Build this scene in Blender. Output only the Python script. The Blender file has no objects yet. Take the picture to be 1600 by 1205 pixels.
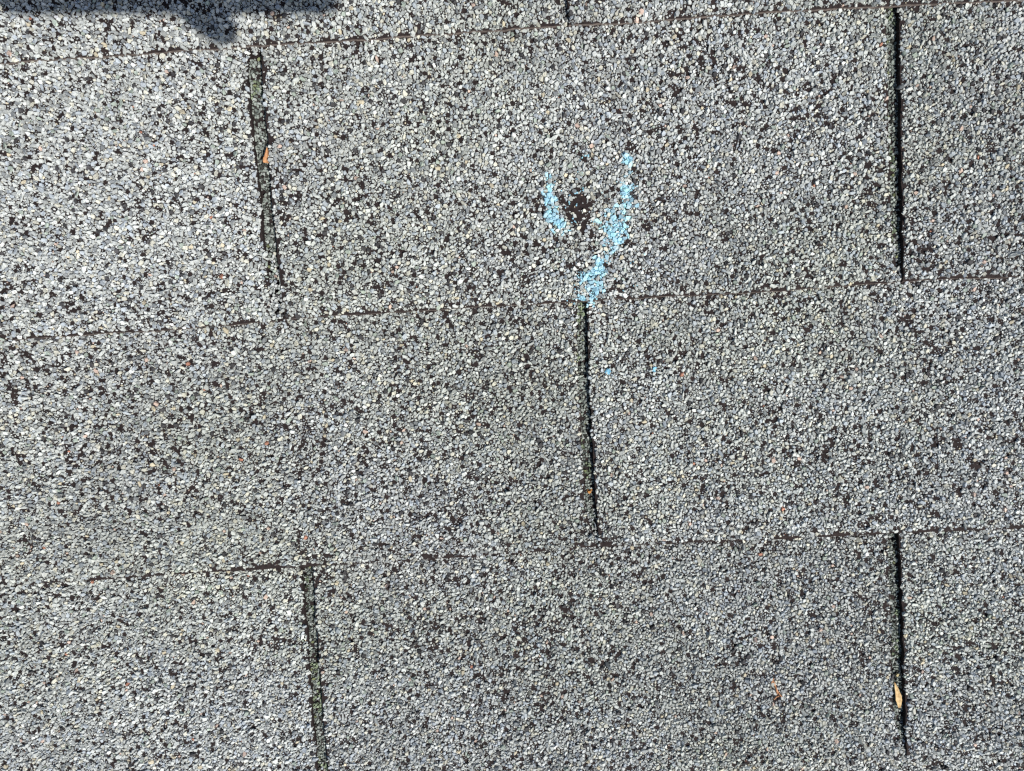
import bpy, math
import numpy as np
from mathutils import Matrix, Vector

MM = 0.001
# ------------------------------------------------------------------ camera, sky, sun, exposure
# Everything is laid out in roof coordinates: u along the courses, v up the slope, w out of the
# roof (millimetres).  SLOPE turns that frame into the world (a 4-in-12 pitch).
PITCH = math.radians(18.4)
SLOPE = Matrix.Rotation(PITCH, 4, 'X')
CAM_POS = Vector((111.756, -118.515, 378.640))
CAM_R = Matrix(((0.9981641, 0.0604166, 0.0042742),
                (-0.0604706, 0.9900904, 0.1267452),
                (0.0034257, -0.1267709, 0.9919261)))
TO_SUN = Vector((207.7, -195.2, 394.4)).normalized()      # in roof coordinates

scene = bpy.context.scene
cam_data = bpy.data.cameras.new('camera')
cam = bpy.data.objects.new('camera', cam_data)
scene.collection.objects.link(cam)
cam.matrix_world = SLOPE @ Matrix.Translation(CAM_POS * MM) @ CAM_R.to_4x4()
cam_data.sensor_fit = 'HORIZONTAL'
cam_data.sensor_width = 36.0
cam_data.lens = 36.0 * 1200.0 / 1600.0
cam_data.clip_start = 0.005
cam_data.clip_end = 2000.0
scene.camera = cam
scene.cycles.filter_width = 1.3
scene.cycles.use_denoising = False      # a denoiser weaves fine grit into a pattern
scene.cycles.max_bounces = 4

sun_w = (SLOPE.to_3x3() @ TO_SUN).normalized()
sun_elev = math.asin(sun_w.z)
sun_az = math.atan2(sun_w.x, sun_w.y)

world = bpy.data.worlds.new('World')
scene.world = world
world.use_nodes = True
wn = world.node_tree
bg = wn.nodes['Background']
sky = wn.nodes.new('ShaderNodeTexSky')
sky.sky_type = 'NISHITA'
sky.sun_disc = False
sky.sun_elevation = sun_elev
sky.sun_rotation = sun_az
wn.links.new(sky.outputs['Color'], bg.inputs['Color'])
bg.inputs['Strength'].default_value = 0.088

sun_data = bpy.data.lights.new('sun', 'SUN')
sun_data.energy = 4.5
sun_data.angle = math.radians(0.53)
sun_data.color = (1.0, 0.965, 0.915)
sun = bpy.data.objects.new('sun', sun_data)
scene.collection.objects.link(sun)
sun.rotation_euler = sun_w.to_track_quat('Z', 'Y').to_euler()

vs = scene.view_settings
vs.view_transform = 'Standard'
vs.look = 'None'
vs.exposure = 0.0
vs.gamma = 1.0
vs.use_curve_mapping = False

# ------------------------------------------------------------------ numpy helpers
rng = np.random.default_rng(11)
_tab = np.random.default_rng(5).random((256, 256))


def noise(x, y, seed=0):
    """smooth value noise 0..1 on a unit lattice"""
    x = np.asarray(x, float); y = np.asarray(y, float)
    x, y = .82 * x - .572 * y + 31.7 * seed + 900, .572 * x + .82 * y + 17.3 * seed + 900
    xi = np.floor(x).astype(int); yi = np.floor(y).astype(int)
    fx = x - xi; fy = y - yi
    fx = fx * fx * (3 - 2 * fx); fy = fy * fy * (3 - 2 * fy)
    a = _tab[yi % 256, xi % 256]; b = _tab[yi % 256, (xi + 1) % 256]
    c = _tab[(yi + 1) % 256, xi % 256]; d = _tab[(yi + 1) % 256, (xi + 1) % 256]
    return (a * (1 - fx) + b * fx) * (1 - fy) + (c * (1 - fx) + d * fx) * fy


def fbm(x, y, seed=0):
    return (noise(x, y, seed) * .55 + noise(np.asarray(x) * 2.1, np.asarray(y) * 2.1, seed + 3) * .3
            + noise(np.asarray(x) * 4.3, np.asarray(y) * 4.3, seed + 7) * .15)


def link(o, parent=None):
    scene.collection.objects.link(o)
    if parent is not None:
        o.parent = parent
    return o


def mesh_obj(name, verts, faces, mats, parent=None, tint=None, face_mat=None, far=None, smooth=False):
    """verts in roof millimetres -> one mesh object"""
    me = bpy.data.meshes.new(name)
    verts = np.asarray(verts, np.float32) * MM
    if isinstance(faces, np.ndarray):
        n = faces.shape[1]
        me.vertices.add(len(verts)); me.vertices.foreach_set('co', verts.ravel())
        me.loops.add(faces.size); me.loops.foreach_set('vertex_index', faces.ravel().astype(np.int32))
        me.polygons.add(len(faces))
        me.polygons.foreach_set('loop_start', np.arange(0, faces.size, n, dtype=np.int32))
        me.polygons.foreach_set('loop_total', np.full(len(faces), n, np.int32))
        me.update(calc_edges=True)
    else:
        me.from_pydata([tuple(v) for v in verts], [], faces)
    for m in (mats if isinstance(mats, (list, tuple)) else [mats]):
        me.materials.append(m)
    if face_mat is not None:
        me.polygons.foreach_set('material_index', np.asarray(face_mat, np.int32))
    if tint is not None:
        at = me.color_attributes.new('tint', 'FLOAT_COLOR', 'POINT')
        c = np.ones((len(verts), 4), np.float32); c[:, :3] = tint
        at.data.foreach_set('color', c.ravel())
    if far is not None:
        at = me.attributes.new('far', 'FLOAT', 'POINT')
        at.data.foreach_set('value', np.asarray(far, np.float32))
    me.polygons.foreach_set('use_smooth', np.full(len(me.polygons), smooth))
    me.update()
    o = bpy.data.objects.new(name, me)
    link(o, parent)
    if parent is None:
        o.matrix_world = SLOPE
    return o


def tag(o, label=None, cat=None, group=None, kind=None):
    if label: o['label'] = label
    if cat: o['category'] = cat
    if group: o['group'] = group
    if kind: o['kind'] = kind
    return o


# ------------------------------------------------------------------ materials
def new_mat(name):
    m = bpy.data.materials.new(name)
    m.use_nodes = True
    nt = m.node_tree
    return m, nt, nt.nodes, nt.links, nt.nodes['Principled BSDF']


def noise_node(N, L, co, scale, detail=3, rough=.6):
    n = N.new('ShaderNodeTexNoise')
    n.inputs['Scale'].default_value = scale
    n.inputs['Detail'].default_value = detail
    n.inputs['Roughness'].default_value = rough
    L.new(co, n.inputs['Vector'])
    return n


def ramp(N, L, fac, stops):
    r = N.new('ShaderNodeValToRGB')
    e = r.color_ramp.elements
    while len(e) < len(stops): e.new(.5)
    for el, (p, c) in zip(e, stops):
        el.position = p; el.color = (*c, 1)
    L.new(fac, r.inputs['Fac'])
    return r


def mat_granule(name, rough=.72, spec=.35, lo=.80, hi=1.18):
    m, nt, N, L, P = new_mat(name)
    a = N.new('ShaderNodeAttribute'); a.attribute_name = 'tint'
    tc = N.new('ShaderNodeTexCoord')
    n = noise_node(N, L, tc.outputs['Object'], 1500, 3, .65)
    r = ramp(N, L, n.outputs['Fac'], [(.3, (lo,) * 3), (.7, (hi,) * 3)])
    mx = N.new('ShaderNodeMix'); mx.data_type = 'RGBA'; mx.blend_type = 'MULTIPLY'
    mx.inputs['Factor'].default_value = 1
    L.new(a.outputs['Color'], mx.inputs['A']); L.new(r.outputs['Color'], mx.inputs['B'])
    L.new(mx.outputs['Result'], P.inputs['Base Color'])
    P.inputs['Roughness'].default_value = rough
    P.inputs['Specular IOR Level'].default_value = spec
    b = N.new('ShaderNodeBump'); b.inputs['Strength'].default_value = .35; b.inputs['Distance'].default_value = .0003
    L.new(n.outputs['Fac'], b.inputs['Height']); L.new(b.outputs['Normal'], P.inputs['Normal'])
    return m


def mat_asphalt(name, c0, c1, with_far=True):
    m, nt, N, L, P = new_mat(name)
    tc = N.new('ShaderNodeTexCoord')
    n = noise_node(N, L, tc.outputs['Object'], 420, 5, .7)
    r = ramp(N, L, n.outputs['Fac'], [(.3, c0), (.75, c1)])
    col = r.outputs['Color']; hgt = n.outputs['Fac']
    if with_far:       # beyond the modelled granules the same stone coat goes on as a material
        vo = N.new('ShaderNodeTexVoronoi'); vo.inputs['Scale'].default_value = 520
        L.new(tc.outputs['Object'], vo.inputs['Vector'])
        sep = N.new('ShaderNodeSeparateColor'); L.new(vo.outputs['Color'], sep.inputs['Color'])
        g = ramp(N, L, sep.outputs[0], [(.0, (.03, .027, .028)), (.22, (.035, .03, .03)), (.28, (.28, .30, .30)), (1, (.5, .52, .5))])
        at = N.new('ShaderNodeAttribute'); at.attribute_name = 'far'
        mx = N.new('ShaderNodeMix'); mx.data_type = 'RGBA'
        L.new(at.outputs['Fac'], mx.inputs['Factor'])
        L.new(col, mx.inputs['A']); L.new(g.outputs['Color'], mx.inputs['B'])
        col = mx.outputs['Result']
    L.new(col, P.inputs['Base Color'])
    P.inputs['Roughness'].default_value = .85
    P.inputs['Specular IOR Level'].default_value = .2
    b = N.new('ShaderNodeBump'); b.inputs['Strength'].default_value = .8; b.inputs['Distance'].default_value = .0008
    L.new(hgt, b.inputs['Height']); L.new(b.outputs['Normal'], P.inputs['Normal'])
    return m


def mat_plain(name, c0, c1, scale=300, rough=.8, bump=.3, spec=.3, dist=.0004):
    m, nt, N, L, P = new_mat(name)
    tc = N.new('ShaderNodeTexCoord')
    n = noise_node(N, L, tc.outputs['Object'], scale, 4, .6)
    r = ramp(N, L, n.outputs['Fac'], [(.3, c0), (.7, c1)])
    L.new(r.outputs['Color'], P.inputs['Base Color'])
    P.inputs['Roughness'].default_value = rough
    P.inputs['Specular IOR Level'].default_value = spec
    b = N.new('ShaderNodeBump'); b.inputs['Strength'].default_value = bump; b.inputs['Distance'].default_value = dist
    L.new(n.outputs['Fac'], b.inputs['Height']); L.new(b.outputs['Normal'], P.inputs['Normal'])
    return m


M_GRAN = mat_granule('stone_granules')
M_SLOTGRAN = mat_granule('algae_granules', rough=.85, spec=.15)
M_CHALK = mat_granule('blue_chalk', rough=.95, spec=.05, lo=.9, hi=1.08)
M_ASPH = mat_asphalt('weathered_asphalt', (.011, .008, .008), (.044, .031, .029))
M_EDGE = mat_plain('cut_asphalt_edge', (.07, .055, .05), (.24, .20, .175), 500)
M_LEAF_O = mat_plain('dry_leaf_orange', (.36, .15, .06), (.62, .33, .15), 700, .6, .4)
M_LEAF_T = mat_plain('dry_leaf_tan', (.45, .28, .11), (.78, .58, .30), 600, .6, .4)
M_FIBRE = mat_plain('rusty_plant_fibre', (.38, .15, .06), (.62, .34, .18), 900, .7, .2)
M_DECK = mat_plain('underlayment', (.02, .018, .018), (.05, .045, .045), 60)
M_GROUND = mat_plain('lawn', (.03, .05, .015), (.07, .09, .03), .6, .9, .2, .1, .05)
M_PHONE = mat_plain('phone_shell', (.015, .015, .018), (.02, .02, .024), 50, .35, .02)
M_GLASS = mat_plain('phone_glass', (.004, .004, .005), (.006, .006, .007), 50, .08, .0, .5)
M_SKIN = mat_plain('skin', (.42, .24, .17), (.52, .31, .22), 120, .55, .15)
M_CLOTH = mat_plain('sleeve_cloth', (.03, .035, .05), (.05, .055, .075), 400, .9, .4)

# ------------------------------------------------------------------ the setting
g = mesh_obj('ground', [(-4e5, -4e5, 0), (4e5, -4e5, 0), (4e5, 4e5, 0), (-4e5, 4e5, 0)], [(0, 1, 2, 3)], M_GROUND)
g.matrix_world = Matrix.Translation((0, 0, -4.0))
tag(g, kind='structure')


def box(lo, hi):
    (a, b, c), (d, e, f) = lo, hi
    v = [(a, b, c), (d, b, c), (d, e, c), (a, e, c), (a, b, f), (d, b, f), (d, e, f), (a, e, f)]
    q = [(0, 3, 2, 1), (4, 5, 6, 7), (0, 1, 5, 4), (1, 2, 6, 5), (2, 3, 7, 6), (3, 0, 4, 7)]
    return v, q


v_, f_ = box((-2400, -2200, -40), (2600, 2000, -9))
roof = mesh_obj('roof', v_, f_, M_DECK)
tag(roof, kind='structure')

# ------------------------------------------------------------------ shingle layout (mm)
T = 3.3            # thickness of a tab
BUTT = {0: [(-121, .6), (-57.6, 1), (48, 1), (147, 1.8), (182, 1.2), (240, 2.0), (302, 1.3), (365, .4)],
        1: [(-117, -129), (-51, -129.1), (-13.5, -128.2), (1.4, -127), (150, -127.3), (200, -127.8), (254, -128.2), (296, -127.2), (313, -127.3), (360, -128.2)],
        2: [(-119, -254.2), (-70, -254.1), (-27.5, -254), (4.4, -253.7), (34, -254), (121, -253.3), (149, -252.4), (242, -254.4), (301, -254.6), (363, -256)],
        3: [(-200, -381), (306, -380.2), (400, -382)]}


def vb(c, u):
    u = np.asarray(u, float)
    if c in BUTT:
        p = np.array(BUTT[c])
        base = (np.interp(u - 8, p[:, 0], p[:, 1]) + np.interp(u, p[:, 0], p[:, 1]) + np.interp(u + 8, p[:, 0], p[:, 1])) / 3
    else:
        base = np.full_like(u, -127.0 * c)
    return base + (noise(u / 9, u * 0 + c * 7.3, 1) - .5) * .7 + (noise(u / 2.6, u * 0 + c * 3.1, 2) - .5) * .45


def warp(u, v):
    return (noise(np.asarray(u) / 70, np.asarray(v) / 60, 4) - .5) * 1.4 + (noise(np.asarray(u) / 18, np.asarray(v) / 18, 5) - .5) * .45


def s_of(c, u, v):
    b = vb(c, u)
    return (v - b) / (vb(c - 1, u) - b)


def w_top(c, u, v, s=None):
    if s is None: s = s_of(c, u, v)
    return T * (.5 - s) + warp(u, v) - 1.8 * np.exp(-np.maximum(s, 0) * 127 / 2.6)     # worn, drooping butt edge


def const_slot(u0, width=6.0):
    return ([(u0 - width, 400), (u0 - width, -800)], [(u0, 400), (u0, -800)])


SLOTS = {   # per course, from left to right: (left edge, right edge) as (u, v) lists
    -2: [const_slot(-158), const_slot(147), const_slot(452)],
    -1: [const_slot(-305), const_slot(1), const_slot(304), const_slot(609)],
    0: [const_slot(-158), ([(143.8, 0), (143.6, 30), (142, 127)], [(147.1, 2.5), (147.1, 13), (148, 127)]), const_slot(452)],
    1: [const_slot(-304),
        ([(1.55, 3), (1.45, -2.4), (-1.0, -3.0), (-4.2, -3.8), (-6.0, -6.5), (-6.3, -24), (-6.0, -41.6), (-5.8, -59.5), (-5.8, -77.6), (-5.2, -99.6), (-4.4, -125.4)],
         [(1.6, 2), (1.5, -4.9), (1.0, -45.5), (.3, -70.7), (.5, -99.7), (.7, -125.8)]),
        ([(296.4, 1), (296.5, -9.3), (297, -40.3), (297.6, -74.2), (298.4, -109.1), (301.0, -126.8)],
         [(303.1, 2), (303.3, -69.3), (303.8, -127)]), const_slot(609)],
    2: [const_slot(-156),
        ([(144.5, -128.9), (143.1, -163.6), (143.4, -187.2), (142.8, -208.8), (143.6, -235.4), (147.2, -249.1), (147.6, -255)],
         [(149.7, -127), (148.8, -164), (148.7, -199.5), (148.9, -229.8), (149.5, -249.3), (149.4, -256)]),
        const_slot(453)],
    3: [const_slot(-303),
        ([(-4, -253), (-4.2, -296.3), (-4.9, -324.6), (-5.4, -366.1), (-5, -382)], [(2.4, -253), (2.3, -260), (1.3, -294.5), (.8, -325), (.4, -366.5), (.6, -382)]),
        ([(297.2, -253), (298.8, -301), (299.6, -348.3), (303.2, -373), (305, -382)], [(303.5, -253), (305, -301.2), (306.6, -379.2), (306.6, -383)]),
        const_slot(610)],
    4: [const_slot(-157), const_slot(149), const_slot(453)],
    5: [const_slot(-305), const_slot(1), const_slot(305), const_slot(610)],
}


def edge_u(pts, v, seed):
    p = np.array(sorted(pts, key=lambda q: q[1]))
    v = np.asarray(v, float)
    return np.interp(v, p[:, 1], p[:, 0]) + (noise(v / 4.5, v * 0 + seed, 8) - .5) * .8 + (noise(v / 1.6, v * 0 + seed, 9) - .5) * .5


REG_U = (-192.0, 390.0)
REG_V = (-408.0, 46.0)


def far_of(u, v):
    d = np.maximum.reduce([REG_U[0] - u, u - REG_U[1], REG_V[0] - v, v - REG_V[1]])
    return np.clip(d / 3 + .5, 0, 1)


def build_tab(c, i):
    """one shingle tab: wavy top sheet, ragged cut edges, closed below"""
    sl, sr = SLOTS[c][i], SLOTS[c][i + 1]
    fine = 0 <= c <= 3
    nu, nv = (110, 56) if fine else (40, 12)
    ss = np.linspace(0, 1.07, nv)
    sh = np.linspace(0, 1, nu)
    mid = (sl[1][0][0] + sr[0][0][0]) / 2
    vrow = vb(c, np.array([mid]))[0] + ss * 127
    uL = edge_u(sl[1], vrow, c * 10 + i); uR = edge_u(sr[0], vrow, c * 10 + i + 5)
    U = uL[:, None] * (1 - sh) + uR[:, None] * sh
    b = vb(c, U); top = vb(c - 1, U)
    V = b + ss[:, None] * (top - b)
    Wt = w_top(c, U, V, np.broadcast_to(ss[:, None], U.shape).copy())
    Wt = Wt + (noise(U / 2.2, V / 2.2, 12) - .5) * .25
    # the wall slopes out a little towards the bottom
    Ub = U.copy(); Vb = V.copy()
    Ub[:, 0] -= .25; Ub[:, -1] += .25; Vb[0, :] -= .35
    Wb = w_top(c, U, V, np.broadcast_to(np.maximum(ss, .2)[:, None], U.shape).copy()) + T * (np.maximum(ss, .2) - ss)[:, None] - T + .06
    n = nu * nv
    verts = np.concatenate([np.stack([U, V, Wt], -1).reshape(-1, 3), np.stack([Ub, Vb, Wb], -1).reshape(-1, 3)])
    idx = np.arange(n).reshape(nv, nu)
    q = np.stack([idx[:-1, :-1], idx[:-1, 1:], idx[1:, 1:], idx[1:, :-1]], -1).reshape(-1, 4)
    ring = np.concatenate([idx[0, :], idx[1:, -1], idx[-1, -2::-1], idx[-2:0:-1, 0]])
    nxt = np.roll(ring, -1)
    wall = np.stack([ring + n, nxt + n, nxt, ring], -1)
    # bottom as one sheet of quads too
    bot = q[:, ::-1] + n
    faces = np.concatenate([q, bot, wall])
    fm = np.zeros(len(faces), int)
    nb = nu - 1
    fm[len(q) * 2: len(q) * 2 + nb] = 1         # the butt edge shows the cut mat
    far = far_of(verts[:, 0], verts[:, 1])
    o = mesh_obj('shingle', verts, faces, [M_ASPH, M_EDGE], roof, face_mat=fm, far=far, smooth=False)
    return o


tabs = {}
for c in range(-2, 6):
    for i in range(len(SLOTS[c]) - 1):
        tabs[(c, i)] = build_tab(c, i)

heads = {}
for c in range(-2, 6):
    u0, u1 = SLOTS[c][0][1][0][0] + 1, SLOTS[c][-1][0][0][0] - 1
    nu, nv = 110, 12
    ss = np.linspace(.004, 1.12, nv)
    U = np.broadcast_to(np.linspace(u0, u1, nu), (nv, nu))
    b = vb(c, U); V = b + ss[:, None] * (vb(c - 1, U) - b)
    W = T * (.5 - ss)[:, None] + warp(U, V) - T
    n = nu * nv
    verts = np.concatenate([np.stack([U, V, W], -1).reshape(-1, 3), np.stack([U, V, W - 1.2], -1).reshape(-1, 3)])
    idx = np.arange(n).reshape(nv, nu)
    q = np.stack([idx[:-1, :-1], idx[:-1, 1:], idx[1:, 1:], idx[1:, :-1]], -1).reshape(-1, 4)
    ring = np.concatenate([idx[0, :], idx[1:, -1], idx[-1, -2::-1], idx[-2:0:-1, 0]])
    nxt = np.roll(ring, -1)
    faces = np.concatenate([q, q[:, ::-1] + n, np.stack([ring + n, nxt + n, nxt, ring], -1)])
    heads[c] = mesh_obj('shingle_headlap', verts, faces, M_ASPH, roof, far=np.zeros(len(verts)))

# ------------------------------------------------------------------ granules
def poisson_tile(n, cell, radii, sep, rounds, seed, thin=None):
    """dense random packing of discs of falling size on a wrapping square tile of n x n cells"""
    r_ = np.random.default_rng(seed)
    size = n * cell
    px = np.full((n, n), 1e9, np.float32); py = px.copy(); pr = np.zeros_like(px)
    step = 8          # cells of one pass lie further apart than two discs reach
    for rad, k, th in zip(radii, rounds, thin or [1.0] * len(radii)):
        kk = max(1, min(7, math.ceil(sep * 1.12 * (rad + radii[0]) / cell)))
        for _ in range(k):
            for cl in r_.permutation(step * step):
                gy, gx = np.mgrid[cl // step:n:step, cl % step:n:step]
                gy = gy.ravel(); gx = gx.ravel()
                free = (pr[gy, gx] == 0) & (r_.random(len(gx)) < th)
                gy, gx = gy[free], gx[free]
                cx = (gx + r_.random(len(gx))) * cell; cy = (gy + r_.random(len(gx))) * cell
                rr = rad * r_.uniform(.88, 1.12, len(gx))
                ok = np.ones(len(gx), bool)
                for dy in range(-kk, kk + 1):
                    for dx in range(-kk, kk + 1):
                        jx = (gx + dx) % n; jy = (gy + dy) % n
                        ex = np.abs(px[jy, jx] - cx); ey = np.abs(py[jy, jx] - cy)
                        ex = np.where(ex < size, np.minimum(ex, size - ex), ex); ey = np.where(ey < size, np.minimum(ey, size - ey), ey)
                        ok &= ex * ex + ey * ey > (sep * (rr + pr[jy, jx])) ** 2
                px[gy[ok], gx[ok]] = cx[ok]; py[gy[ok], gx[ok]] = cy[ok]; pr[gy[ok], gx[ok]] = rr[ok]
    m = pr > 0
    return px[m], py[m], pr[m], size


def poisson(u0, u1, v0, v1, tile, seed):
    """lay the wrapping tile over a rectangle; every disc is nudged so that no two tiles are alike"""
    tx, ty, tr, size = tile
    r_ = np.random.default_rng(seed)
    ox, oy = r_.uniform(0, size, 2)
    U, V, Rr = [], [], []
    for a in range(math.ceil((u1 - u0) / size) + 1):
        for b in range(math.ceil((v1 - v0) / size) + 1):
            x = tx + a * size - ox + u0; y = ty + b * size - oy + v0
            m = (x > u0) & (x < u1) & (y > v0) & (y < v1)
            U.append(x[m]); V.append(y[m]); Rr.append(tr[m])
    U = np.concatenate(U); V = np.concatenate(V); Rr = np.concatenate(Rr)
    n = len(U)
    return U + r_.normal(0, .07, n), V + r_.normal(0, .07, n), Rr * r_.uniform(.9, 1.1, n)


def frustum(k):
    """open-bottomed k-sided chip on the unit disc: lower ring, upper ring"""
    V = []
    for z, r, ph in ((-.45, 1.0, 0), (.55, .72, .35)):
        for q in range(k):
            a = 2 * math.pi * (q + ph) / k; V.append((r * math.cos(a), r * math.sin(a), z))
    side = [(q, (q + 1) % k, k + (q + 1) % k, k + q) for q in range(k)]
    tri = []
    for a, b, c, d in side: tri += [(a, b, c), (a, c, d)]
    for q in range(1, k - 1): tri.append((k, k + q, k + q + 1))
    return np.array(V), np.array(tri)


CHIP = {4: frustum(4), 5: frustum(5)}


def chip_verts(k, u, v, w, r, r_, flat, sink, tilt):
    base, _ = CHIP[k]
    n = len(u); m = 2 * k
    P = np.broadcast_to(base, (n, m, 3)) * r_.uniform(.74, 1.26, (n, m, 1))
    P = P + r_.normal(0, .10, (n, m, 3))
    for _ in range(2):          # split faces, as crushed rock has
        th = r_.uniform(0, 2 * math.pi, n); el_ = r_.uniform(-.1, .8, n)
        nv_ = np.stack([np.cos(th) * np.cos(el_), np.sin(th) * np.cos(el_), np.sin(el_)], -1)
        over = np.maximum(np.einsum('nkj,nj->nk', P, nv_) - r_.uniform(.5, .95, (n, 1)), 0)
        P = P - over[:, :, None] * nv_[:, None, :]
    P *= 1.12
    el = np.exp(np.abs(r_.normal(0, .17, (n, 1))))
    P[:, :, 0] *= el; P[:, :, 1] /= el ** .8
    P[:, :, 2] *= flat * r_.uniform(.75, 1.3, (n, 1))
    P[:, :, 2] += P[:, :, 0] * r_.normal(0, tilt, (n, 1)) + P[:, :, 1] * r_.normal(0, tilt, (n, 1))
    th = r_.uniform(0, 2 * math.pi, (n, 1)); ct, st = np.cos(th), np.sin(th)
    x = P[:, :, 0] * ct - P[:, :, 1] * st; y = P[:, :, 0] * st + P[:, :, 1] * ct
    P[:, :, 0] = x; P[:, :, 1] = y
    return P * r[:, None, None] + np.stack([u, v, w + r * (sink + r_.uniform(-.28, .34, n))], -1)[:, None, :]


def granule_mesh(u, v, w, r, r_, flat=.84, sink=.30, tilt=.30):
    """angular stone chips, every one a different shape: a list of (sides, indices, verts)"""
    big = r > .56
    out = []
    for k, m in ((5, big), (4, ~big)):
        j = np.nonzero(m)[0]
        out.append((k, j, chip_verts(k, u[j], v[j], w[j], r[j], r_, flat, sink, tilt)))
    return out


def swell(chips, keep_mask, grow, up):
    """slightly larger copies of chosen chips (a coat on top of them)"""
    out = []
    for k, j, P in chips:
        q = keep_mask[j]
        c = P[q].mean(axis=1, keepdims=True)
        X = c + (P[q] - c) * grow; X[:, :, 2] += up
        out.append((k, j[q], X))
    return out


def granule_obj(name, batches, mat, parent):
    """batches: list of (chips, colours indexed like the chips' indices)"""
    V, F, C, off = [], [], [], 0
    for chips, col in batches:
        for k, j, P in chips:
            n = len(P)
            if n == 0: continue
            F.append((CHIP[k][1][None] + 2 * k * np.arange(n)[:, None, None]).reshape(-1, 3) + off)
            V.append(P.reshape(-1, 3)); C.append(np.repeat(np.asarray(col)[j], 2 * k, axis=0)); off += n * 2 * k
    return mesh_obj(name, np.concatenate(V), np.concatenate(F), mat, parent, tint=np.concatenate(C))


def stone_colours(n, r_, u=None, v=None):
    base = np.array([.490, .512, .492])
    lum = np.clip(r_.normal(1.0, .17, n), .5, 1.5)
    col = base[None] * lum[:, None]
    k = r_.random(n)
    def pick(lo, hi, c, spread=.12):
        m = (k >= lo) & (k < hi)
        col[m] = np.array(c)[None] * np.clip(r_.normal(1, spread, (m.sum(), 1)), .6, 1.4)
    pick(.00, .13, (.40, .44, .47))        # blue grey
    pick(.13, .20, (.57, .56, .475))        # cream
    pick(.20, .25, (.62, .635, .61))        # near white
    pick(.26, .32, (.23, .245, .25))      # mid grey
    pick(.33, .365, (.06, .058, .06))      # black
    pick(.365, .385, (.34, .39, .34))      # greenish
    pick(.385, .389, (.56, .43, .36))      # salmon
    pick(.390, .3906, (.46, .22, .15))     # rust
    pick(.395, .402, (.56, .50, .37))      # ochre
    return np.clip(col, .01, .8)


TILE = poisson_tile(360, .30, (1.2, 1.02, .86, .72, .60, .48, .38, .29), .80, (1, 1, 1, 1, 1, 1, 2, 1), 3,
                    (.012, .035, .06, .12, .30, .6, .8, .8))
TILE_FINE = poisson_tile(128, .30, (.85, .66, .5, .38), .80, (2, 2, 3, 2), 4)
TILE_DUST = poisson_tile(120, .30, (.42, .3, .22), .9, (2, 2, 2), 6)
GU, GV, GR = poisson(*REG_U, *REG_V, TILE, 7)


def path_mask(u, v, path):
    """largest 1-d/hw over a list of (u, v, half width, strength)"""
    best = np.zeros(len(u))
    p = np.array(path)
    for a, b in zip(p[:-1], p[1:]):
        d = b[:2] - a[:2]; L2 = (d ** 2).sum()
        t = np.clip(((u - a[0]) * d[0] + (v - a[1]) * d[1]) / L2, 0, 1)
        dist = np.hypot(u - a[0] - t * d[0], v - a[1] - t * d[1])
        hw = (a[2] + (b[2] - a[2]) * t) * 1.1; st = a[3] + (b[3] - a[3]) * t
        best = np.maximum(best, np.clip(1.4 - dist / hw, 0, 1) * st)
    return best


CHALK_A = [(133.6, -67.4, 1.6, .7), (133.6, -70.5, 1.8, .7), (132.9, -74.6, 3.6, 1.0), (134.0, -79.0, 3.2, 1.0), (134.6, -82.5, 2.6, .95),
           (135.2, -87.0, 3.6, 1.0), (136.6, -91.2, 3.0, .85)]
CHALK_B = [(171.5, -61.4, 2.8, .95), (171.8, -66.5, 2.0, .5), (170.8, -71.0, 2.6, .6), (171.2, -76.0, 3.6, .95), (170.4, -81.5, 4.0, .95), (166.4, -86.7, 4.8, .95),
           (164.3, -92.4, 5.8, 1.0), (163.2, -96.5, 5.4, 1.0), (161.6, -102.0, 3.6, .75), (158.9, -107.4, 3.2, .85), (155.6, -113.0, 4.4, .85),
           (152.4, -119.5, 6.2, .95), (149.7, -124.4, 5.4, .9), (145.2, -126.2, 2.2, .6)]
BALD = [(142.0, -77.0, 3.6, .8), (146.2, -79.5, 6.4, 1.0), (147.0, -84.0, 5.4, 1.0), (147.5, -88.5, 4.2, .8), (149.0, -92.5, 2.6, .5)]
# worn patches with their own shape: u, v, radius, strength
WORN = [(-18, -10, 9, .35), (-30, -250, 14, .8), (-85, -252, 10, .6), (230, -253, 18, .6), (290, -252, 14, .65), (92, -222, 22, .35), (70, -232, 14, .4),
        (-22, -290, 13, .6), (290, -118, 12, .3), (128, -108, 16, .25), (345, -98, 14, .4), (338, -30, 20, .28), (196, -100, 18, .22), (60, -300, 16, .4),
        (240, -340, 26, .22), (-90, -340, 34, .22), (-60, -206, 26, .22), (30, -190, 18, .25), (345, -200, 26, .2), (-40, -115, 24, .2), (-100, -115, 20, .25),
        (60, -250, 14, .45), (200, -12, 16, .3), (300, -8, 8, .4), (92, -125, 20, .3), (240, -128, 16, .4), (110, -330, 22, .25), (170, -370, 26, .2)]

in_chalk_a = path_mask(GU, GV, CHALK_A)
in_chalk_b = path_mask(GU, GV, CHALK_B)
bald = path_mask(GU, GV, BALD) * (.55 + .9 * fbm(GU / 4, GV / 4, 21))
n1 = fbm(GU / 7.5, GV / 6.5, 30)
n2 = fbm(GU / 55, GV / 45, 31)
n3 = fbm(GU / 2.6, GV / 2.6, 32)
n4 = fbm(GU / 2.3, GV / 2.1, 33)
lose = .085 + .85 * np.clip((n4 - .66 + (n2 - .5) * .30 + (n1 - .5) * .22) * 6, 0, .85)
for (a, b, rad, st) in WORN:
    d = np.hypot(GU - a, (GV - b) * 1.25) / rad
    lose += .62 * st * np.clip(1.2 - d, 0, 1) * np.clip((n4 - .45) * 6, 0, 1.2)
lose = np.where(bald > .3, np.maximum(lose, np.clip(bald * 1.15 * (-.05 + 1.75 * noise(GU / 1.9, GV / 1.9, 34)), 0, .93)), lose)
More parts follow.
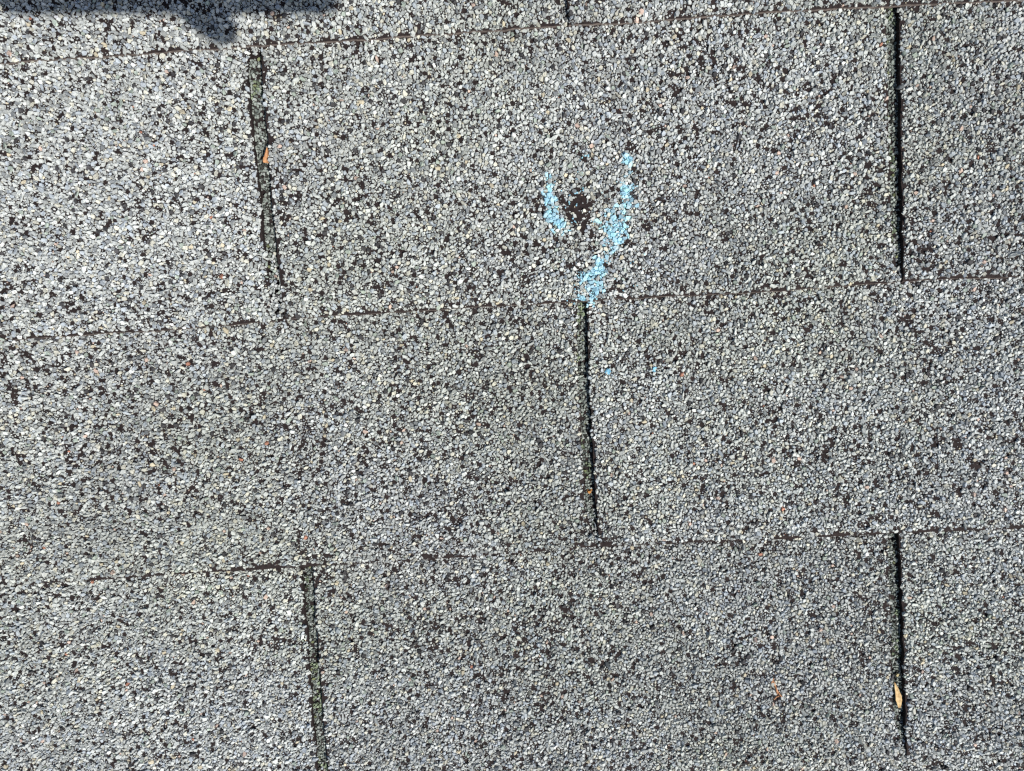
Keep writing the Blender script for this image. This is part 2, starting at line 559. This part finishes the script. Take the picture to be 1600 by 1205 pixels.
chalk_p = np.maximum(in_chalk_a, in_chalk_b)
lose = np.where(chalk_p > .25, lose * .35, lose)
keep = rng.random(len(GU)) > lose
# where a chip has come off, often only a splinter of it is left
splinter = ~keep & (rng.random(len(GU)) < np.where(bald > .4, .22, .45))
GR = np.where(splinter, GR * rng.uniform(.32, .6, len(GU)), GR)
keep |= splinter
# lone survivors in the bald spot are small

COL = stone_colours(len(GU), rng)
tone = .89 + .24 * fbm(GU / 40, GV / 40, 40)
stain = np.clip((fbm(GU / 90, GV / 70, 41) - .45) * 3, 0, 1)          # faint yellow-green weathering film
COL *= tone[:, None] * (1 - stain[:, None] * np.array([[.03, .025, .075]]))

chalk_B = {'a': [], 'b': []}
chalk_noise = fbm(GU / 2.8, GV / 2.8, 50)
for c in range(-1, 5):
    b = vb(c, GU); t_ = vb(c - 1, GU)
    in_c = (GV > b) & (GV < t_ - .1)
    S = (GV - b) / (t_ - b)
    Wt = w_top(c, GU, GV, S)
    # ragged bare margin along the butt edge and along the slots
    e = np.clip(fbm(GU / 13, GU * 0 + c * 5.0, 60) * 5.5 - 2.1, .28, 1.6) * {0: .3, 1: .7, 2: 1.5, 3: .2}.get(c, 1) * (.1 + 1.7 * noise(GU / 1.1, GV / 1.1, 61))
    ok_edge = (GV - b) > (e + .25 * GR)
    for i in range(len(SLOTS[c]) - 1):
        uL = edge_u(SLOTS[c][i][1], GV, c * 10 + i); uR = edge_u(SLOTS[c][i + 1][0], GV, c * 10 + i + 5)
        shut = np.clip((.975 - S) / .02, 0, 1)
        eL = np.clip(fbm(GV / 6, GV * 0 + c * 3 + i, 63) * 5.5 - 2.5, -.1, 1.5) * (.1 + 1.5 * noise(GV / 1.3, GU / 1.3, 64)) * shut
        eR = np.clip(fbm(GV / 6, GV * 0 + c * 3 + i, 66) * 5 - 2.5, -.2, .9) * (.1 + 1.5 * noise(GV / 1.3, GU / 1.3, 67)) * shut
        m = in_c & ok_edge & keep & (GR > .15) & (GU > uL + eL + .2 * GR) & (GU < uR - eR - .1 * GR)
        k = np.nonzero(m)[0]
        if len(k) == 0: continue
        chips = granule_mesh(GU[k], GV[k], Wt[k], GR[k], rng)
        shade = 1 + .05 * math.sin(2.4 * c + 4.1 * i)         # no two tabs weather quite alike
        o = granule_obj('granules', [(chips, COL[k] * shade)], M_GRAN, tabs[(c, i)])
        tag(o, kind='stuff')
        if (c, i) == (1, 1): tabs[(c, i)]['label'] = 'shingle with a bare brown spot between blue chalk strokes'
        for key, msk in (('a', in_chalk_a), ('b', in_chalk_b)):
            pm = msk[k]
            sel = (pm > 0) & (pm * 1.35 - 3.3 * (chalk_noise[k] - .46) > rng.uniform(.28, 1.3, len(k)))
            if sel.any():
                cc = np.array([.38, .69, .84])[None] * np.clip(rng.normal(1, .14, (len(k), 1)), .65, 1.3)
                cc = cc + rng.uniform(0, .14, (len(k), 1)) * np.array([[.8, .55, .3]])
                cov = np.clip(rng.normal(.82, .22, (len(k), 1)), .35, 1)          # powder thickness differs from chip to chip
                chalk_B[key].append((swell(chips, sel, 1.14, .06), np.clip(cc * cov + COL[k] * (1 - cov), .02, .85)))

# slot floors: the sheltered strip below keeps its own, algae-stained granules
for c in range(-1, 5):
    batches = []
    for i, (l, r) in enumerate(SLOTS[c]):
        um = (l[0][0] + r[0][0]) / 2
        if not (REG_U[0] < um < REG_U[1]): continue
        v0 = max(REG_V[0], -127.0 * c - 6); v1 = min(REG_V[1], -127.0 * (c - 1) + 4)
        if v1 - v0 < 5: continue
        fu, fv, fr = poisson(um - 9, um + 9, v0, v1, TILE_FINE, 100 + c * 7 + i)
        uL = edge_u(l, fv, c * 10 + i - 1 + 5); uR = edge_u(r, fv, c * 10 + i)
        bb = vb(c, fu); tt = vb(c - 1, fu)
        m = (fu > uL - .4) & (fu < uR + .2) & (fv > bb + .4) & (fv < tt + 1) & (rng.random(len(fu)) > .10)
        fu, fv, fr, uL, uR = fu[m], fv[m], fr[m], uL[m], uR[m]
        s = s_of(c, fu, fv)
        w = T * (.5 - s) + warp(fu, fv) - T
        # washed-down grit half fills the low end of some slots
        fillk, fl = {(1, 1): (2.9, .24), (2, 1): (1.6, .14), (3, 2): (1.4, .13)}.get((c, i), (.35, .12))
        lift = fillk * np.clip(1.25 - s / fl, 0, 1) + .3 * noise(fu / 5, fv / 5, 70)
        chips = granule_mesh(fu, fv, w + lift, fr, rng, sink=.2, tilt=.4)
        n = len(fu)
        col = np.array([.25, .28, .25])[None] * np.clip(rng.normal(1, .3, (n, 1)), .3, 1.9)
        kk = rng.random(n)
        col[kk < .14] = (.40, .43, .40)
        col[(kk > .14) & (kk < .165)] = (.21, .235, .12)
        col[(kk > .15) & (kk < .23)] = (.05, .052, .045)
        mossy = noise(fu / 6, fv / 9, 75) > .72
        col[mossy & (kk > .45)] *= np.array([.9, .98, .72])
        cl = stone_colours(n, rng)
        near = np.clip(1.35 - s / fl, 0, 1) > rng.random(n)
        col[near] = cl[near] * .92
        batches.append((chips, col))
    if batches:
        o = granule_obj('granules', batches, M_SLOTGRAN, heads[c])
        tag(o, kind='stuff')

# ------------------------------------------------------------------ chalk
for key, path, label in (('a', CHALK_A, 'short pale blue chalk stroke on the shingle left of the bare brown spot'),
                         ('b', CHALK_B, 'long slanting pale blue chalk stroke right of the bare brown spot')):
    p = np.array(path)
    cu, cv, cr = poisson(p[:, 0].min() - 7, p[:, 0].max() + 7, p[:, 1].min() - 4, p[:, 1].max() + 4, TILE_DUST, 200 + len(path))
    pm = path_mask(cu, cv, path)
    sel = (pm * 1.35 - 3.3 * (fbm(cu / 2.8, cv / 2.8, 50) - .46) > rng.uniform(.5, 1.7, len(cu))) & (cv > vb(1, cu) + .5)
    cu, cv, cr = cu[sel], cv[sel], cr[sel]
    dust = granule_mesh(cu, cv, w_top(1, cu, cv) + rng.uniform(.1, .55, len(cu)), cr, rng)
    cc = np.array([.39, .69, .84])[None] * np.clip(rng.normal(1, .14, (len(cu), 1)), .65, 1.3)
    o = granule_obj('chalk_stroke', chalk_B[key] + [(dust, np.clip(cc, .02, .85))], M_CHALK, None)
    tag(o, label, 'chalk mark')

for (u, v, r, label) in ((158.1, -162.6, 1.5, 'round pale blue chalk speck just right of the middle slot'),
                         (181.0, -163.0, 1.1, 'tiny blue chalk speck further right of the middle slot')):
    uu = np.array([u, u + .9, u - .5, u + .3]); vv = np.array([v, v + .5, v - .8, v - 1.1]); rr = np.array([r, r * .6, r * .5, r * .45])
    chips = granule_mesh(uu, vv, w_top(2, uu, vv) + .45, rr, rng)
    o = granule_obj('chalk_speck', [(chips, np.array([[.27, .60, .80]] * 4))], M_CHALK, None)
    tag(o, label, 'chalk speck')

# ------------------------------------------------------------------ bits lying in the slots
def blade(name, a, b, width, wa, wb, mat, label, cat, tip=.7, base=.25, curl=.5, seed=0, thick=.22, nl=26, nw=9):
    """a dry leaf sliver: pointed outline, ragged rim, cupped across and arched along, with thickness"""
    r_ = np.random.default_rng(seed)
    a = np.array(a, float); b = np.array(b, float)
    d = b - a; Ln = np.hypot(*d); d /= Ln; nrm = np.array([-d[1], d[0]])
    top = []; bot = []
    for i in range(nl):
        t = i / (nl - 1)
        half = width / 2 * (min(1, (t / tip) ** .8) if t < tip else 1 - (1 - base) * ((t - tip) / (1 - tip)) ** 2)
        for j in range(nw):
            q = 2 * j / (nw - 1) - 1
            off = q * half * (1 + .16 * (noise(t * 9, q * .6 + seed, 80) - .5) * 2 * abs(q))
            bow = .10 * width * math.sin(t * 3.1)
            pos = a + d * Ln * t + nrm * (off + bow)
            w = wa + (wb - wa) * t + curl * q * q * .7 - .18 * math.exp(-(q / .18) ** 2) + .35 * math.sin(t * 3.14) + .12 * float(noise(t * 7, q * 2, 81 + seed))
            top.append((pos[0], pos[1], w)); bot.append((pos[0], pos[1], w - thick))
    n = nl * nw
    idx = np.arange(n).reshape(nl, nw)
    q4 = np.stack([idx[:-1, :-1], idx[:-1, 1:], idx[1:, 1:], idx[1:, :-1]], -1).reshape(-1, 4)
    ring = np.concatenate([idx[0, :], idx[1:, -1], idx[-1, -2::-1], idx[-2:0:-1, 0]])
    nxt = np.roll(ring, -1)
    faces = np.concatenate([q4, q4[:, ::-1] + n, np.stack([ring + n, nxt + n, nxt, ring], -1)])
    o = mesh_obj(name, top + bot, faces, mat, None, smooth=True)
    tag(o, label, cat)
    return o


wl = float(w_top(1, np.array([-1.0]), np.array([-49.0]))[0])
blade('dry_leaf_fragment', (.4, -45.2), (-1.2, -52.4), 3.2, wl + .2, wl - .7, M_LEAF_O, 'orange-brown dry leaf fragment wedged in the upper left slot', 'leaf', tip=.82, base=.75, curl=.35, seed=1)
wl = float(w_top(3, np.array([301.0]), np.array([-342.0]))[0])
blade('dry_leaf_sliver', (300.2, -334.9), (303.4, -350.0), 3.3, wl + .5, wl - .5, M_LEAF_T, 'pale tan dry leaf sliver lying along the lower right slot', 'leaf', tip=.55, base=.30, curl=.45, seed=2)


def crumb(name, u, v, w, r, colr, label, cat, extra=()):
    uu = np.array([u] + [u + x for x, _, _ in extra]); vv = np.array([v] + [v + y for _, y, _ in extra]); rr = np.array([r] + [q for _, _, q in extra])
    chips = granule_mesh(uu, vv, np.full(len(uu), w), rr, np.random.default_rng(int(abs(u * 7))))
    o = granule_obj(name, [(chips, np.array([colr] * len(uu)))], M_SLOTGRAN, None)
    tag(o, label, cat)


def wslot(c, u, v): return float(w_top(c, np.array([float(u)]), np.array([float(v)]))[0]) - T


crumb('grit_pebble', 302.6, -332.2, wslot(3, 303, -332) + 1.2, 1.25, (.46, .39, .22), 'tan grit pebble just above the tan leaf sliver', 'pebble')
crumb('orange_crumb', 146.0, -223.8, wslot(2, 146, -224) + .9, 1.0, (.46, .22, .07), 'orange crumbs low in the middle slot', 'debris', ((1.1, .9, .6), (-.8, 1.1, .5)))


def tube(path, r, sides=6):
    path = np.array(path, float); n = len(path)
    tan = np.gradient(path, axis=0); tan /= np.linalg.norm(tan, axis=1)[:, None]
    up = np.array([0, 0, 1.0]); V = []
    for p, t, k in zip(path, tan, range(n)):
        x = np.cross(t, up); x /= np.linalg.norm(x) + 1e-9; y = np.cross(x, t)
        rr = r * (1 - .6 * abs(2 * k / (n - 1) - 1) ** 3)
        for s in range(sides):
            a = 2 * math.pi * s / sides
            V.append(p + rr * (math.cos(a) * x + math.sin(a) * y))
    F = []
    for k in range(n - 1):
        for s in range(sides):
            F.append((k * sides + s, k * sides + (s + 1) % sides, (k + 1) * sides + (s + 1) % sides, (k + 1) * sides + s))
    F.append(tuple(range(sides))[::-1]); F.append(tuple((n - 1) * sides + s for s in range(sides)))
    return V, F


def fibres(name, segs, label):
    V, F = [], []
    for (u0, v0, u1, v1, bend, r) in segs:
        t = np.linspace(0, 1, 12)
        uu = u0 + (u1 - u0) * t + bend * np.sin(t * 3.14) * .6; vv = v0 + (v1 - v0) * t + bend * np.sin(t * 3.14)
        ww = w_top(3, uu, vv) + .95 + .25 * np.sin(t * 9)
        a, f = tube(np.stack([uu, vv, ww], -1), r)
        F += [tuple(i + len(V) for i in q) for q in f]; V += list(a)
    o = mesh_obj(name, V, F, M_FIBRE, None, smooth=True)
    tag(o, label, 'plant fibre')


fibres('plant_fibre', [(236.4, -329.5, 238.6, -337.5, .5, .42), (237.8, -333.0, 241.0, -339.0, -.4, .34), (235.6, -331.2, 237.0, -328.6, .2, .48), (239.6, -338.2, 236.6, -340.2, .3, .38)],
       'few thin rust-coloured plant fibres left of the tan leaf sliver')

# ------------------------------------------------------------------ the phone the photo is taken with (its shadow falls at the upper left)
PH = SLOPE @ Matrix.Translation(CAM_POS * MM) @ CAM_R.to_4x4()      # x right, y up, z behind the lens


def rounded_slab(x0, x1, y0, y1, z0, z1, rad, seg=8, bev=1.4):
    ring = []
    for (cx, cy, a0) in ((x1 - rad, y1 - rad, 0), (x0 + rad, y1 - rad, 90), (x0 + rad, y0 + rad, 180), (x1 - rad, y0 + rad, 270)):
        for k in range(seg + 1):
            a = math.radians(a0 + 90 * k / seg); ring.append((cx, cy, math.cos(a), math.sin(a)))
    V = []; n = len(ring)
    for (z, inset) in ((z0, bev), (z0 + bev, 0), (z1 - bev, 0), (z1, bev)):
        for (cx, cy, ca, sa) in ring:
            V.append((cx + (rad - inset) * ca, cy + (rad - inset) * sa, z))
    F = [tuple(range(n))[::-1]]
    for l in range(3):
        for k in range(n):
            F.append((l * n + k, l * n + (k + 1) % n, (l + 1) * n + (k + 1) % n, (l + 1) * n + k))
    F.append(tuple(3 * n + k for k in range(n)))
    return V, F


phone = bpy.data.objects.new('smartphone', None); link(phone)
phone.matrix_world = PH
tag(phone, 'dark smartphone held over the roof, casting the shadow at upper left', 'phone')
v_, f_ = rounded_slab(-20, 140, -58, 17, 8, 16, 9)
mesh_obj('phone_body', v_, f_, M_PHONE, phone)
v_, f_ = rounded_slab(-17.5, 137.5, -55.5, 14.5, 16, 16.6, 7.5, bev=.2)
mesh_obj('screen', v_, f_, M_GLASS, phone)
v_, f_ = rounded_slab(-14, 26, -11, 11, 6.2, 8, 8, bev=.5)
mesh_obj('camera_bump', v_, f_, M_GLASS, phone)

# the hand holding it, one skin from forearm to finger tips (phone coordinates, mm)
J = {}
bm_v, bm_e, bm_r = [], [], []


def jv(name, p, r):
    J[name] = len(bm_v); bm_v.append(p); bm_r.append(r)


def chain(*names):
    for a, b in zip(names[:-1], names[1:]): bm_e.append((J[a], J[b]))


jv('elbow', (20, 250, 190), 38)
jv('fore', (32, 160, 130), 32)
jv('wrist', (44, 76, 76), 24)
jv('palm', (50, 40, 56), 30)
jv('knuck', (54, 8, 46), 22)
chain('elbow', 'fore', 'wrist', 'palm', 'knuck')
FING = {'index': (84, [(80, 2, 48), (88, -22, 42), (88, -44, 31), (87, -55, 22)], 9.2),
        'middle': (66, [(62, 0, 50), (68, -34, 45), (77, -63, 29), (92, -69, 8)], 10.0),
        'ring': (48, [(44, 2, 49), (46, -25, 43), (46, -46, 31), (45, -55, 22)], 8.8),
        'pinky': (30, [(28, 8, 46), (28, -16, 40), (28, -36, 31), (28, -50, 23)], 7.8)}
for nm, (_, pts, r) in FING.items():
    for k, p in enumerate(pts): jv(f'{nm}{k}', p, r * (1.1, 1.0, .92, .78)[k])
    chain('knuck', *[f'{nm}{k}' for k in range(4)])
for k, (p, r) in enumerate([((66, 40, 48), 13), ((80, 32, 36), 11), ((86, 24, 26), 10), ((84, 15, 22), 8)]): jv(f'thumb{k}', p, r)
chain('palm', 'thumb0', 'thumb1', 'thumb2', 'thumb3')
me = bpy.data.meshes.new('person')
me.from_pydata([tuple(x * MM for x in p) for p in bm_v], bm_e, [])
person = bpy.data.objects.new('person', me); link(person)
person.matrix_world = PH
sk = person.modifiers.new('skin', 'SKIN'); sk.use_smooth_shade = True
for sv, r in zip(me.skin_vertices[0].data, bm_r):
    sv.radius = (r * MM, r * MM); sv.use_root = False
me.skin_vertices[0].data[J['palm']].use_root = True
sb = person.modifiers.new('sub', 'SUBSURF'); sb.levels = 2; sb.render_levels = 2
me.materials.append(M_SKIN)
tag(person, 'hand and forearm in a dark sleeve holding the phone over the roof', 'person')
V, F = [], []
pth = [np.array((14, 330, 244.)), np.array((20, 250, 190.)), np.array((32, 160, 130.)), np.array((40, 104, 94.))]
for p, r in zip(pth, (52, 48, 42, 36)):
    ax = np.array((.14, -.82, -.56)); ax /= np.linalg.norm(ax)
    x = np.cross(ax, (1, 0, 0)); x /= np.linalg.norm(x); y = np.cross(ax, x)
    for s in range(28):
        a = 2 * math.pi * s / 28; q = r * (1 + .04 * math.sin(5 * a + r)); V.append(p + q * (math.cos(a) * x + math.sin(a) * y))
for k in range(3):
    for s in range(28): F.append((k * 28 + s, k * 28 + (s + 1) % 28, (k + 1) * 28 + (s + 1) % 28, (k + 1) * 28 + s))
mesh_obj('sleeve', V, F, M_CLOTH, person, smooth=True)
